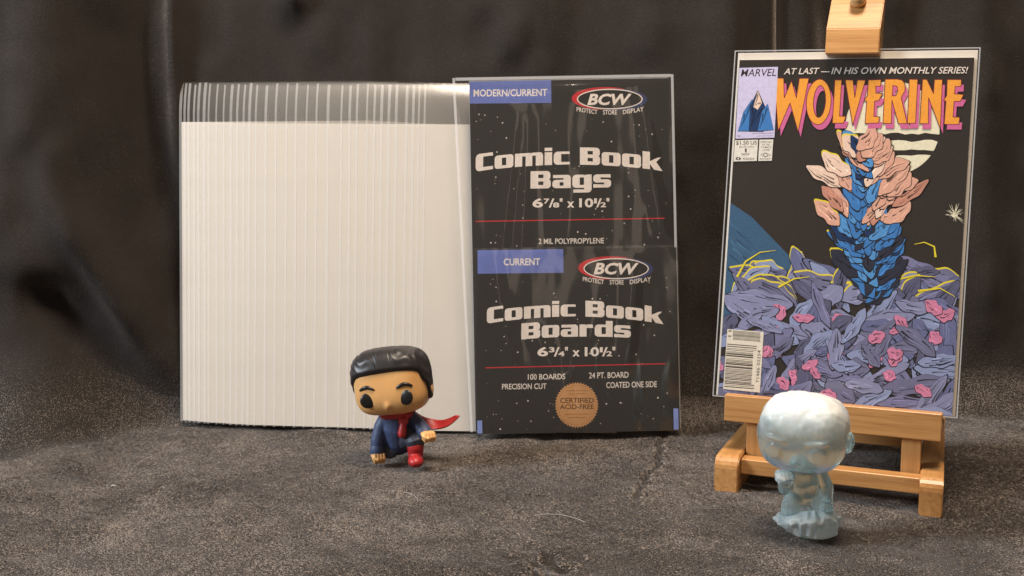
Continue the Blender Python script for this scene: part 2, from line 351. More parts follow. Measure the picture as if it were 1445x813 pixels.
# pile: short fibres lying in brushed directions
def make_pile(n, seed):
    r = np.random.default_rng(seed)
    nf = int(n * 0.60); nw = n - nf
    x = np.concatenate([r.uniform(-0.56, 0.56, nf), r.uniform(-0.60, 0.60, nw)])
    v = np.concatenate([0.42 + 0.58 * r.random(nf) ** 0.8, 1 + 1.75 * r.random(nw) ** 1.0])
    # bend band is short: thin it, most wall fibres on the wall itself
    m = (v > 1) & (v < 2); v[m] = np.where(r.random(m.sum()) < 0.42, v[m], 2 + 0.75 * r.random(m.sum()))
    e = 1e-3; P = sheet(x, v); du = sheet(x + e, v) - P; dv = sheet(x, v + e * 0.6) - P
    du /= np.linalg.norm(du, axis=1)[:, None]; dv /= np.linalg.norm(dv, axis=1)[:, None] + 1e-12
    N = np.cross(du, dv); N /= np.linalg.norm(N, axis=1)[:, None]
    s = np.where(v < 1, P[:, 1], P[:, 2] + 1.1)
    ang = 0.55 * NA(x * 12, s * 12) + 0.35 * NB(x * 34, s * 34) + 0.25 * ND(x * 110, s * 110) + r.normal(0, 0.7, n) + 3.9
    tilt = 1.27 - 0.72 * smoothstep(0.01, 0.10, P[:, 2]) + 0.06 * NC(x * 26, s * 26) + 0.04 * NB(x * 90, s * 90) + r.normal(0, 0.16, n); tilt = np.clip(np.abs(tilt), 0.05, 1.45)
    T = du * np.cos(ang)[:, None] + dv * np.sin(ang)[:, None]
    D = N * np.cos(tilt)[:, None] + T * np.sin(tilt)[:, None]
    W = np.cross(D, N + 0.45 * r.normal(size=(n, 3))); W /= np.linalg.norm(W, axis=1)[:, None]
    L = ((0.0012 + 0.0003 * r.standard_normal(n)).clip(0.0006, 0.0024) * (1 - 0.3 * smoothstep(0.02, 0.10, P[:, 2])))[:, None]; w = (0.00009 + 0.00030 * (1 - smoothstep(0.0, 0.06, P[:, 2])))[:, None]
    B = P - N * 0.0002
    V = np.stack([B - W * w, B + W * w, B + D * L], 1).reshape(-1, 3)
    NN = N * 0.8 + D * 0.35; NN /= np.linalg.norm(NN, axis=1)[:, None]
    return V, np.arange(3 * n).reshape(-1, 3), np.repeat(NN, 3, axis=0)
V, F, NV = make_pile(2200000, 5)
pile = link('fleece_pile', np_mesh('fleece_pile', V, F), MAT['pile'], blanket); pile['kind'] = 'stuff'
pile.data.attributes.new('cloth_normal', 'FLOAT_VECTOR', 'POINT').data.foreach_set('vector', np.ascontiguousarray(NV, np.float32).ravel())
del V, F, NV

# ------------------------------------------------------------------ fanned sleeved boards
def board_mesh():
    bm = bmesh.new(); add_box(bm, 0, .171, -.0003, .0003, 0, .269); me = bpy.data.meshes.new('board'); bm.to_mesh(me); bm.free(); return me
BOARD = board_mesh()
def sleeve_mesh(seed, top):
    n = Noise2(seed); nx, nz = 10, 40; V = []; 
    for j in range(nz + 1):
        z = -.001 + (top + .001) * j / nz
        for i in range(nx + 1):
            x = -.002 + .1755 * i / nx; t = max(0, (z - .269) / .036)
            y = -.00048 - .00006 * n(x * 20, z * 20) + t * .0010 * n(x * 18 + 5, z * 9) + t * t * .0075
            V.append((x, y, z + t * .0012 * n(x * 14, 3)))
    F = [(j * (nx + 1) + i, j * (nx + 1) + i + 1, (j + 1) * (nx + 1) + i + 1, (j + 1) * (nx + 1) + i) for j in range(nz) for i in range(nx)]
    me = bpy.data.meshes.new('sleeve'); me.from_pydata(V, [], F); me.update(); me.polygons.foreach_set('use_smooth', [True] * len(F)); return me
def seam_mesh(top, a, b):
    V = []
    for j in range(25):
        z = -.001 + (top + .001) * j / 24; t = max(0, (z - .269) / .036); y = -.00062 - .0004 * t + t * t * .0075; V += [(a, y, z), (b, y, z)]
    me = bpy.data.meshes.new('sleeve_seam'); me.from_pydata(V, [], [(2 * j, 2 * j + 1, 2 * j + 3, 2 * j + 2) for j in range(24)]); me.update(); return me
rr_ = random.Random(11)
steps = [0, 3, 6, 9.5, 13, 17, 20, 26, 31, 35.5, 40, 44.5, 48, 53, 60, 67, 74, 81, 88, 95, 103, 112, 118, 123, 130, 134.5, 139.5, 144, 149.5, 156, 161, 165, 169]
steps = [s * 1.285 for s in steps]
NBD = len(steps)
ORD = 'first second third fourth fifth sixth seventh eighth ninth tenth eleventh twelfth thirteenth fourteenth fifteenth sixteenth seventeenth eighteenth nineteenth twentieth'.split()
ORD += ['twenty-' + w for w in ORD[:9]] + ['thirtieth'] + ['thirty-' + w for w in ORD[:9]]
for i, s in enumerate(steps):
    t = i / (NBD - 1); x = -.2965 + s * MM
    y = 1.092 - .031 * t; z = .0030 - .0012 * min(1, t * 3.5)
    rt = empty('sleeved_board', (x, y, z), (R(-9.5), R(-.45 * (1 - t) + .9 * t + rr_.uniform(-.12, .12)), 0))
    b = link('board', BOARD, MAT['board'], rt)
    top = .3055 + rr_.uniform(-.0012, .0012)
    link('sleeve', sleeve_mesh(100 + i, top), MAT['bagfilm'], rt)
    link('sleeve_seam', seam_mesh(top, -.0022, -.0004 + rr_.uniform(-.0004, .0008)), MAT['bagseam'], rt)
    if i == 0: lab = 'rearmost sleeved white backing board, at the far left end of the fan'
    elif i == NBD - 1: lab = 'frontmost sleeved white backing board, half hidden by the black packets'
    else: lab = '%s sleeved white board counting from the left end of the fan' % ORD[i]
    tag(rt, lab, 'backing board', 'sleeved backing boards fanned upright')

# ------------------------------------------------------------------ black label packets
WHITE = srgb(226, 213, 202); CARD = (0.013, 0.011, 0.010, 1); BLUE = srgb(98, 112, 176); REDL = srgb(190, 34, 44); NAVY = srgb(48, 56, 96)
pk = [(676, 605), (957, 597), (948, 108), (662, 113)]
HP = homography(pk, [(0, 0), (175, 0), (175, 305), (0, 305)])
def logo(P, cx, cy, rx, ry, tx0, tx1, ty, cap):
    P.up(); P.ellipse(cx - 6, cy - 1, rx + 2, ry + 2.2, REDL); P.up(); P.ellipse(cx + 7, cy + .5, rx, ry + 1.4, NAVY)
    P.up(); P.ellipse(cx, cy, rx + .7, ry + .7, WHITE); P.up(); P.ellipse(cx, cy, rx - .9, ry - .9, CARD)
    P.up(); P.text('BCW', tx0, tx1, ty, cap, WHITE, .035, .25)
def stars(P, n, x0, x1, y0, y1, seed):
    q = random.Random(seed); P.up()
    for _ in range(n):
        r = q.choice((.45, .55, .7, .9, 1.15)); b = q.uniform(.45, 1); P.ellipse(q.uniform(x0, x1), q.uniform(y0, y1), r, r, tuple(c * b for c in WHITE[:3]) + (1,), 8)
def size_line(P, x, y, cap, a, frac_n, frac_d):
    P.up(); k = cap / 12.5
    P.text(a, x, x + 15 * k, y, cap, WHITE, .03); P.text(frac_n, x + 16 * k, x + 24 * k, y - 5.5 * k, 7 * k, WHITE, .03); P.text('/', x + 23 * k, x + 31 * k, y, 12.5 * k, WHITE, .02)
    P.text(frac_d, x + 29 * k, x + 38 * k, y, 7 * k, WHITE, .03); P.text('"', x + 38.5 * k, x + 42.5 * k, y - .6 * k, cap * .95, WHITE, .03)
    P.text('x', x + 49 * k, x + 59 * k, y, cap, WHITE, .03)
    P.text('10', x + 66 * k, x + 86 * k, y - .4, cap, WHITE, .03); P.text('1', x + 87 * k, x + 91 * k, y - 6 * k, 7 * k, WHITE, .03); P.text('/', x + 90 * k, x + 98 * k, y - .5, 12.5 * k, WHITE, .02)
    P.text('2', x + 96 * k, x + 104 * k, y - .6, 7 * k, WHITE, .03); P.text('"', x + 104.5 * k, x + 108.5 * k, y - 1.2 * k, cap * .95, WHITE, .03)
def tagline(P, x0, x1, y, cap, arc):
    P.up(); w = x1 - x0
    P.text('PROTECT', x0, x0 + .31 * w, y - 3.5, cap, WHITE, .012, 0, 4.2); P.text('STORE', x0 + .395 * w, x0 + .60 * w, y + 1, cap, WHITE, .012, 0, .0); P.text('DISPLAY', x0 + .69 * w, x1, y + .6, cap, WHITE, .012, 0, -4.6)
packR = (R(-9.5), R(-1.0), R(.6))
bp = empty('bag_packet', (-.0318, 1.0500, .0040), packR)
tag(bp, 'tall black packet lettered Comic Book Bags in clear film, behind the Boards card', 'packet')
bm = bmesh.new(); add_box(bm, 0, .174, 0, .0025, 0, .305, .0006); bm_obj('sleeve_stack', bm, MAT['edge'], bp)
bm = bmesh.new(); add_box(bm, .0004, .1745, -.0012, -.0004, .0006, .3040); lab1 = bm_obj('label_card', bm, plain('black_card', CARD, .5, .1), bp)
P = Print(HP, (0.4, 174.5, .6, 304)); P.base = .00125
P.poly([(663, 115), (946, 110), (953, 372), (670, 378)], CARD); stars(P, 80, 667, 945, 160, 348, 3)
P.up(); P.poly([(663, 114), (779.5, 112.5), (780, 145), (663.5, 146)], BLUE)
P.up(); P.text('MODERN/CURRENT', 669, 774, 136, 10, WHITE, .02, 0, -1)
logo(P, 863, 139.5, 46, 14, 831, 894, 148, 16); tagline(P, 816, 911, 160.5, 6.2, 3)
P.up(); display(P, 'Comic Book', 673, 937, lambda x: 232.5 + ((x - 812) / 140) ** 2 * 10.5, 24.5, WHITE); display(P, 'Bags', 751, 865, lambda x: 266.5 - (x - 751) * .018, 24.5, WHITE)
size_line(P, 754, 293, 12.5, '6', '7', '8')
P.up(); P.stroke([(674, 313), (940, 307.5)], 1.5, REDL); P.text('2 MIL POLYPROPYLENE', 763, 855, 344.5, 7.6, WHITE, .012, 0, -1.5)
pr = P.build('printed_label', MAT['ink'], lab1)
def film_sheet(name, x0, x1, z0, z1, seed, amp, mat, parent, y=-.0035, skew=0, nx=44, nz=80, wr=()):
    n = Noise2(seed); V = []
    for j in range(nz + 1):
        z = z0 + (z1 - z0) * j / nz
        for i in range(nx + 1):
            t = j / nz; xx = x0 + skew * t + (x1 - x0 - skew * t) * i / nx
            yy = y - amp * (.5 + .5 * n(xx * 26, z * 7)) - amp * .45 * abs(n(xx * 60 + 3, z * 16))
            for (ax, az, bx, bz, am, sg) in wr:
                d = (bx - ax, bz - az); L2 = d[0] ** 2 + d[1] ** 2; q = min(1, max(0, ((xx - ax) * d[0] + (z - az) * d[1]) / L2))
                dd = math.hypot(xx - ax - q * d[0], z - az - q * d[1]); yy -= am * math.exp(-(dd / sg) ** 2) * math.sin(math.pi * (.1 + .8 * q))
            V.append((xx, yy, z))
    F = [(j * (nx + 1) + i, j * (nx + 1) + i + 1, (j + 1) * (nx + 1) + i + 1, (j + 1) * (nx + 1) + i) for j in range(nz) for i in range(nx)]
    return py_obj(name, V, F, mat, parent, True)
film_sheet('clear_film', -.003, .1765, 0, .3065, 21, .0012, MAT['packfilm'], bp, -.0036, -.010, wr=((.042, .275, .018, .10, .0034, .0045), (.052, .27, .038, .10, .0032, .004), (.150, .285, .163, .17, .0030, .005), (.10, .29, .075, .10, .003, .018), (.02, .292, .16, .295, .003, .006)))
def strip(name, pts, w, mat, parent):
    V = []; F = []
    for k, ((ax, az), (bx, bz)) in enumerate(pts):
        d = Vector((bx - ax, bz - az)).normalized(); n = Vector((-d.y, d.x)) * w / 2
        V += [(ax - n.x, -.0058, az - n.y), (bx - n.x, -.0058, bz - n.y), (bx + n.x, -.0058, bz + n.y), (ax + n.x, -.0058, az + n.y)]; F.append(tuple(range(4 * k, 4 * k + 4)))
    return py_obj(name, V, F, mat, parent)
strip('film_hem', [((-.003, 0), (-.013, .3065))], .0022, MAT['seam'], bp); strip('film_hem', [((.1765, 0), (.1765, .3065))], .0022, MAT['seam'], bp)
strip('film_top_hem', [((-.0115, .3055), (.1755, .3055))], .0026, MAT['seam'], bp)

cp = empty('board_packet', (-.0300, 1.0432, .0035), packR)
tag(cp, 'squarish black card lettered Comic Book Boards with gold seal, in clear film', 'packet')
bm = bmesh.new(); add_box(bm, 0, .1735, -.001, .0010, 0, .1580); lab2 = bm_obj('label_card', bm, plain('black_card_front', CARD, .5, .1), cp)
P = Print(HP, (0, 175, 0, 158.5)); P.base = .00105
P.poly([(676, 605), (957, 597), (953, 346), (673, 351)], CARD); stars(P, 90, 679, 948, 388, 598, 8)
P.up(); P.poly([(674, 351), (794.5, 349.2), (795, 382), (674.5, 384)], BLUE)
P.up(); P.text('CURRENT', 711, 762, 372.3, 9.6, WHITE, .02, 0, -.7)
logo(P, 868.5, 376, 45, 14, 837, 900, 384, 16); tagline(P, 822, 917, 397, 6.2, 3)
P.up(); display(P, 'Comic Book', 688, 934, lambda x: 442.5 + ((x - 815) / 125) ** 2 * 10.5, 22, WHITE); display(P, 'Boards', 736.5, 889, lambda x: 470 + ((x - 835) / 98) ** 2 * 4.5, 22, WHITE)
size_line(P, 759, 497.5, 12.5, '6', '3', '4')
P.up(); P.stroke([(687, 514), (937, 506.5)], 1.5, REDL)
P.text('100 BOARDS', 746, 798, 530, 7.6, WHITE, .012, 0, -1.2); P.text('24 PT. BOARD', 831, 886, 527.5, 8, WHITE, .012, 0, -1.5)
P.text('PRECISION CUT', 710, 772, 543.5, 7.6, WHITE, .012, 0, -1.2); P.text('COATED ONE SIDE', 855, 925, 540.5, 8, WHITE, .012, 0, -2)
P.up(); GOLD = srgb(192, 142, 92); GD = srgb(92, 56, 26)
n = 96; P.poly([(814 + (30.5 if i % 2 else 28.2) * math.cos(2 * math.pi * i / n), 564 + (31.5 if i % 2 else 29) * math.sin(2 * math.pi * i / n)) for i in range(n)], GOLD)
P.up(); P.ellipse(814, 564, 26.6, 27.4, srgb(180, 122, 66), 48, (814, 564, 25.8, 26.6))
P.text('CERTIFIED', 791, 838, 561.5, 7, GD, .02, 0, -.6); P.text('ACID-FREE', 790.5, 838, 570, 6.6, GD, .02, 0, -.6)
for y_, w_ in ((544.5, 15), (548.8, 11), (576.5, 17), (581, 12)): P.stroke([(814 - w_, y_ + .3), (814 + w_, y_ - .3)], .9, srgb(150, 98, 52))
P.build('printed_label', MAT['ink'], lab2)
film_sheet('clear_film', -.002, .1760, 0, .1600, 33, .0016, MAT['packfilm'], cp, -.0034, 0, 44, 50, wr=((.05, .09, .09, .005, .0034, .005), (.018, .15, .032, .04, .0032, .006), (.138, .145, .128, .05, .0034, .006), (.085, .08, .07, .004, .003, .004), (.105, .13, .095, .06, .003, .014)))
for xa in (.0004, .1690):
    bm = bmesh.new(); add_box(bm, xa, xa + .0042, -.0064, -.0058, .001, .012 + (.007 if xa > .1 else 0), .0002); bm_obj('blue_card_corner', bm, MAT['blueedge'], cp)

# ------------------------------------------------------------------ easel
EY = -.3876; ec = (160.03 * MM + math.cos(EY) * .07245, .897575 + math.sin(EY) * .07245, 0)
es = empty('display_easel', ec, (0, 0, EY)); tag(es, 'small varnished wooden table easel holding the comic book', 'easel')
def rail(side):
    a0, a1 = (-.0818, -.0640) if side < 0 else (.0645, .0805)
    prof = [(0, -.001), (0, .017)] + [(.009 - .009 * math.cos(R(t)), .017 + .009 * math.sin(R(t))) for t in (18, 36, 54, 72, 90)] + [(.188, .026), (.190, .024), (.190, -.001)]
    bm = bmesh.new(); n = len(prof); toe = -.010 if side > 0 else 0
    A = [bm.verts.new((a0 + toe * y / .19, y, z)) for y, z in prof]; B = [bm.verts.new((a1 + toe * y / .19, y, z)) for y, z in prof]
    bm.faces.new(A[::-1]); bm.faces.new(B)
    for i in range(n): bm.faces.new((A[i], A[(i + 1) % n], B[(i + 1) % n], B[i]))
    bmesh.ops.recalc_face_normals(bm, faces=bm.faces[:]); eds = [e for e in bm.edges if abs(e.verts[0].co.x - e.verts[1].co.x) < .012 and len(e.link_faces) == 2 and any(len(f.verts) > 4 for f in e.link_faces)]
    bmesh.ops.bevel(bm, geom=eds, offset=.0009, segments=2, affect='EDGES')
    bm_obj('side_rail', bm, MAT['woody'], es)
rail(-1); rail(1)
def bar(name, x0, x1, y0, y1, z0, z1, mat, bev=.0009, M=None):
    bm = bmesh.new(); add_box(bm, x0, x1, y0, y1, z0, z1, bev, M); return bm_obj(name, bm, MAT[mat], es)
bar('front_crossbar', -.0638, .0643, .009, .021, .0115, .0232, 'woodx')
bar('rear_crossbar', -.0638, .0560, .128, .140, .0115, .0232, 'woodx')
bar('upright', -.0632, -.0495, .0235, .0315, .012, .0488, 'woodz'); bar('upright', .0493, .0630, .0235, .0315, .012, .0488, 'woodz')
bar('ledge_shelf', -.0785, .0762, .0262, .058, .0490, .0560, 'woodx'); bar('front_lip', -.0795, .0765, .0180, .0258, .0488, .0690, 'woodx')
ML = Matrix.Translation((0, .0515, .058)) @ Matrix.Rotation(R(-9.6), 4, 'X')
bar('mast', -.0135, .0070, .0030, .0125, 0, .36, 'woodz', .0009, ML)
bar('back_stay', -.0110, .0045, .0, .008, 0, .255, 'woodz', .0009, Matrix.Translation((0, .142, .016)) @ Matrix.Rotation(R(9.5), 4, 'X'))
# sliding clamp with a chamfered nose
prof = [(-.0205, .2652), (-.0205, .2838), (-.006, .306), (.0028, .318), (.0028, .2652)]
bm = bmesh.new(); A = [bm.verts.new((-.0232, y, z)) for y, z in prof]; B = [bm.verts.new((.0158, y, z)) for y, z in prof]; n = len(prof)
bm.faces.new(A[::-1]); bm.faces.new(B)
for i in range(n): bm.faces.new((A[i], A[(i + 1) % n], B[(i + 1) % n], B[i]))
bmesh.ops.recalc_face_normals(bm, faces=bm.faces[:]); bmesh.ops.bevel(bm, geom=bm.edges[:], offset=.0007, segments=2, affect='EDGES'); bmesh.ops.transform(bm, matrix=ML, verts=bm.verts[:])
clamp = bm_obj('sliding_clamp', bm, MAT['woodx'], es)
bm = bmesh.new(); bmesh.ops.create_cone(bm, cap_ends=True, segments=28, radius1=.0062, radius2=.0052, depth=.012, matrix=ML @ Matrix.Translation((-.003, -.011, .3075)) @ Matrix.Rotation(R(90), 4, 'X'))
bmesh.ops.bevel(bm, geom=[e for e in bm.edges if any(len(f.verts) > 5 for f in e.link_faces)], offset=.0012, segments=3, affect='EDGES'); bm_obj('clamp_knob', bm, MAT['brass'], clamp, True)

# ------------------------------------------------------------------ comic book on the easel
cb = empty('comic_book', (239.1 * MM - math.cos(EY) * .089, .909621 - math.sin(EY) * .089, .0580), (R(-10.08), 0, EY), None)
cb.rotation_mode = 'XYZ'; cb.location.z = .0625
tag(cb, 'comic book in clear sleeve titled in orange letters, standing on the easel', 'comic book')
bm = bmesh.new(); add_box(bm, .0012, .1768, .0022, .0032, 0, .2668, .0003); bm_obj('backing_board', bm, MAT['board'], cb)
bm = bmesh.new(); add_box(bm, .0034, .1745, -.0005, .0018, .0006, .2606, .0004); pages = bm_obj('page_block', bm, plain('paper_edge', (.62, .58, .5, 1), .7, .05), cb)
HC = homography([(1008, 558), (1350, 587), (1377, 66), (1037, 73)], [(0, 0), (178, 0), (178, 267), (0, 267)])
P = Print(HC, (3.3, 174.6, .5, 260.7)); P.base = .00055
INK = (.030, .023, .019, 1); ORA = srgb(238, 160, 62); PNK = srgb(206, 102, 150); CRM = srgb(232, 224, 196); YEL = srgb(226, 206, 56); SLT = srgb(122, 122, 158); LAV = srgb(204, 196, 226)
BL = srgb(62, 122, 186); BLD = srgb(26, 54, 96); PEA = srgb(220, 168, 146); PEL = srgb(236, 204, 184); ROS = srgb(206, 128, 160)
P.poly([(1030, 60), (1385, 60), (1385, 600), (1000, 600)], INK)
P.up(); P.poly([(1030, 285), (1060, 305), (1128, 375), (1096, 398), (1042, 440), (1012, 470), (1012, 300)], srgb(58, 92, 122))
P.up(); q = random.Random(4)
for k in range(22):
    t = k / 21; x_, y_ = 1022 + 70 * t + q.uniform(-6, 6), 300 + 80 * t + q.uniform(0, 50); P.taper([(x_, y_), (x_ + 12, y_ + 10), (x_ + 22 + q.uniform(0, 14), y_ + 20 + q.uniform(0, 8))], 1.6, .2, q.choice((srgb(78, 118, 150), srgb(34, 58, 84))))
P.ellipse(1256, 178, 66, 66, CRM, 56)
P.up()
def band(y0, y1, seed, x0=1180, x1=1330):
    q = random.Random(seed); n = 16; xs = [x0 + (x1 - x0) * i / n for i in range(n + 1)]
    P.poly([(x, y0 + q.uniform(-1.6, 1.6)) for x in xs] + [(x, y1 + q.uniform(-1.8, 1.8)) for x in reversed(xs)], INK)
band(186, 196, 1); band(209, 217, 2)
# stand-in picture: craggy spire of tan and blue rock over a heap of slate boulders
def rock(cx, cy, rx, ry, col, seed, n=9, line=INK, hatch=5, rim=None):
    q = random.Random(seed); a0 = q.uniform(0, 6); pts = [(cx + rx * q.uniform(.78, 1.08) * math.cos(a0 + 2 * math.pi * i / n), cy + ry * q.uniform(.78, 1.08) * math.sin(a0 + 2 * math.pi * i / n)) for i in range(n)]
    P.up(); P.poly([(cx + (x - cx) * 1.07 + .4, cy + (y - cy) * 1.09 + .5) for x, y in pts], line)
    if rim: P.up(); P.poly([(x - .4, y - 2.6) for x, y in pts], rim)
    P.up(); P.poly(pts, col); P.up()
    dk = tuple(c * .22 for c in col[:3]) + (1,); lt = tuple(min(1, c * 1.45) for c in col[:3]) + (1,)
    for k in range(hatch):
        x_ = cx + q.uniform(-.65, .5) * rx; y_ = cy + q.uniform(-.5, .4) * ry; L = rx * q.uniform(.25, .6); s_ = q.uniform(-.7, .9)
        P.taper([(x_, y_), (x_ + L * .5, y_ + L * .5 * s_ - 1), (x_ + L, y_ + L * s_ * .8)], q.uniform(1.6, 3.6), .2, q.choice((dk, dk, lt)))
def drape(cx, cy, L, w, ang, col, seed, rim=None, lines=6):
    """inked lens of cloth-like rock: smooth outline, strokes along its length"""
    q = random.Random(seed); n = 18; c, d = math.cos(ang), math.sin(ang); bend = q.uniform(-.5, .5); ph = q.uniform(0, 6)
    def at(u, v): x = u * L; y = v * w + bend * w * (u * u - .4); return (cx + x * c - y * d, cy + x * d + y * c)
    def env(u): return max(.05, (1 - abs(u) ** 2.4)) ** .7 * (1 + .16 * math.sin(u * 7 + ph))
    us_ = [-1 + 2 * k / n for k in range(n + 1)]
    out = [at(u, -env(u)) for u in us_] + [at(u, env(u)) for u in reversed(us_)]
    P.up(); P.poly([(cx + (x - cx) * 1.06, cy + (y - cy) * 1.06 + .6) for x, y in out], DARK)
    if rim: P.up(); P.poly([(x - .8, y - 2.4) for x, y in out], rim)
    P.up(); P.poly(out, col); P.up()
    dk = tuple(v * .16 for v in col[:3]) + (1,); lt = tuple(min(1, v * 1.5) for v in col[:3]) + (1,)
    for k in range(lines):
        v0 = q.uniform(-.75, .85); u0 = q.uniform(-.85, .3); u1 = min(.9, u0 + q.uniform(.3, 1.0)); ww = q.uniform(.8, 2.6) * min(1, w / 9)
        P.taper([at(u0 + (u1 - u0) * t, v0 * env(u0 + (u1 - u0) * t) * (1 - .25 * t)) for t in (0, .25, .5, .75, 1)], ww, .15, lt if q.random() < .28 else dk)
DARK = (.010, .008, .009, 1)
q = random.Random(12)
cs = (SLT, srgb(112, 112, 142), srgb(136, 138, 172), srgb(92, 92, 120), srgb(140, 150, 186), srgb(104, 108, 146))
for k in range(150):
    t = k / 149; y_ = 374 + 205 * t + q.uniform(-10, 10); x_ = q.uniform(1018, 1362) - t * 6
    peak = 372 + 34 * smoothstep(70, 170, abs(x_ - 1195)); y_ = max(y_, peak)
    c = ROS if (t > .25 and q.random() < .13) else q.choice(cs)
    if c is ROS: drape(x_, y_, q.uniform(8, 15), q.uniform(5, 9), q.uniform(-1.2, 1.2), c, 500 + k, None, 5)
    else: drape(x_, y_, q.uniform(22, 48), q.uniform(8, 15), q.gauss(0, .75), c, 500 + k, YEL if (t < .22 and q.random() < .6) else None, 9)
for k in range(20):
    drape(q.uniform(1060, 1345), q.uniform(425, 560), q.uniform(8, 16), q.uniform(5, 9), q.uniform(-1.2, 1.2), ROS, 700 + k, None, 6); drape(q.uniform(1060, 1345), q.uniform(425, 560), q.uniform(20, 36), q.uniform(6, 10), q.gauss(0, .8), q.choice(cs), 740 + k, None, 9)
P.up()
for pts in ([(1040, 390), (1052, 368), (1072, 355), (1094, 352)], [(1098, 404), (1120, 392), (1142, 389)], [(1256, 394), (1290, 386), (1318, 388)], [(1318, 360), (1316, 345), (1302, 339), (1288, 342)], [(1206, 380), (1230, 362), (1268, 350)], [(1294, 408), (1325, 404), (1346, 416)]): P.taper(pts, 3.2, .6, YEL)
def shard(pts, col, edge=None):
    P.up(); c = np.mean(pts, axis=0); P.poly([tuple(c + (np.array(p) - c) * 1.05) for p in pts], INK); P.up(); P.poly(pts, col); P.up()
    dk = tuple(v * .35 for v in col[:3]) + (1,)
    a = np.array(pts[0], float)
    for j in range(1, len(pts) - 1):
        b = np.array(pts[j], float); P.taper([a + (c - a) * .25, (a + b) / 2 * .5 + c * .5, b + (c - b) * .25], .4, 2.6, dk)
    if edge: P.stroke(pts[:edge], 2.6, YEL)
# abstract upwelling of tan and blue streaks above the heap
q = random.Random(40); span = [(190, 10), (215, 30), (245, 62), (275, 84), (300, 70), (330, 44), (370, 36), (415, 28)]
wy = lambda y: float(np.interp(y, [a for a, b in span], [b for a, b in span]))
for k in range(110):
    y_ = 408 - 1.95 * k + q.uniform(-6, 6); f_ = q.uniform(-1, 1); x_ = 1214 + f_ * wy(y_) * .85 + (12 if y_ > 330 else 0)
    if y_ < 305 and abs(f_) > .30: c = q.choice((PEA, PEL, PEA, srgb(196, 138, 118)))
    elif y_ > 305 and q.random() < .35: c = srgb(44, 46, 62)
    else: c = q.choice((BL, BL, BLD, srgb(84, 146, 204)))
    drape(x_, y_, q.uniform(17, 34), q.uniform(7, 12.5), math.atan2(-(30 + q.uniform(-10, 10)), 46 * f_ + q.uniform(-8, 8)), c, 900 + k, YEL if (f_ < -.55 and q.random() < .5) else None, 7)
P.up(); q = random.Random(9)
for k in range(34):
    a = q.uniform(0, 6.28); r0, r1 = q.uniform(1, 9), q.uniform(6, 19); P.taper([(1344 + r0 * math.cos(a), 300 + r0 * math.sin(a)), (1344 + (r0 + r1) * .5 * math.cos(a), 300 + (r0 + r1) * .5 * math.sin(a)), (1344 + r1 * math.cos(a), 300 + r1 * math.sin(a))], .9, .15, CRM)
P.ellipse(1344, 300, 4.5, 4, CRM, 12)
# masthead
A1 = lambda *p: [(1085 + x / 8.133, 100 + y / 8.133) for x, y in p]; A2 = lambda *p: [(1225 + x / 8.133, 100 + y / 8.133) for x, y in p]
def ell(cx, cy, rx, ry, ang=0, n=40): return [(1085 + (cx + rx * math.cos(t) * math.cos(ang) - ry * math.sin(t) * math.sin(ang)) / 8.133, 100 + (cy + rx * math.cos(t) * math.sin(ang) + ry * math.sin(t) * math.cos(ang)) / 8.133) for t in np.linspace(0, 2 * math.pi, n, endpoint=False)]
letters = [(A1((45, 75), (155, 78), (162, 300), (243, 105), (300, 300), (332, 78), (440, 75), (322, 690), (228, 360), (95, 680)), []),
  (ell(553, 345, 140, 260, .06), [ell(562, 340, 68, 182, .06)]),
  (A1((735, 92), (812, 92), (790, 505), (862, 508), (835, 585), (710, 588)), []), (A1((852, 92), (940, 92), (962, 290), (990, 92), (1082, 92), (940, 610)), []),
  ([(1222, 111), (1239.8, 110.5), (1239, 119.7), (1232.4, 119.7), (1232.6, 129.5), (1242, 130), (1236.7, 140), (1231, 140.6), (1230, 162), (1238, 162.7), (1236.7, 171.3), (1217.8, 172.3), (1220, 141), (1216.3, 140), (1221, 132.6)], []),
  (A2((165, 80), (300, 78), (360, 90), (388, 130), (395, 200), (350, 290), (420, 585), (320, 585), (245, 320), (240, 585), (145, 585)), [A2((255, 150), (300, 160), (312, 210), (290, 265), (248, 270))]),
  (A2((440, 78), (535, 80), (515, 580), (422, 582)), []), (A2((590, 78), (640, 80), (715, 240), (725, 80), (815, 80), (797, 640), (660, 290), (660, 585), (562, 585)), []),
  (A2((870, 78), (1030, 78), (1028, 155), (960, 158), (955, 240), (1058, 250), (1020, 325), (950, 328), (940, 505), (1015, 510), (1008, 590), (840, 590), (858, 325), (830, 318), (865, 262)), [])]
P.up()
for o_, h in letters: P.poly([(x + 3.6, y + 7.2) for x, y in o_], PNK, [[(x + 3.6, y + 7.2) for x, y in hh] for hh in h])
P.up(); OUT = srgb(118, 40, 50)
for o_, h in letters: P.poly(o_, ORA, h)
P.up()
for o_, h in letters:
    for l in [o_] + h: P.stroke(l, 1.1, OUT, True)
P.text('AT LAST', 1104, 1154, 104.2, 8.6, WHITE, .012, .28, -1.2); P.text('\u2014', 1156, 1168, 103.2, 8.6, WHITE, .02); P.text('IN HIS OWN MONTHLY SERIES!', 1170, 1361, 103.2, 9.2, WHITE, .012, .28, -2.4)
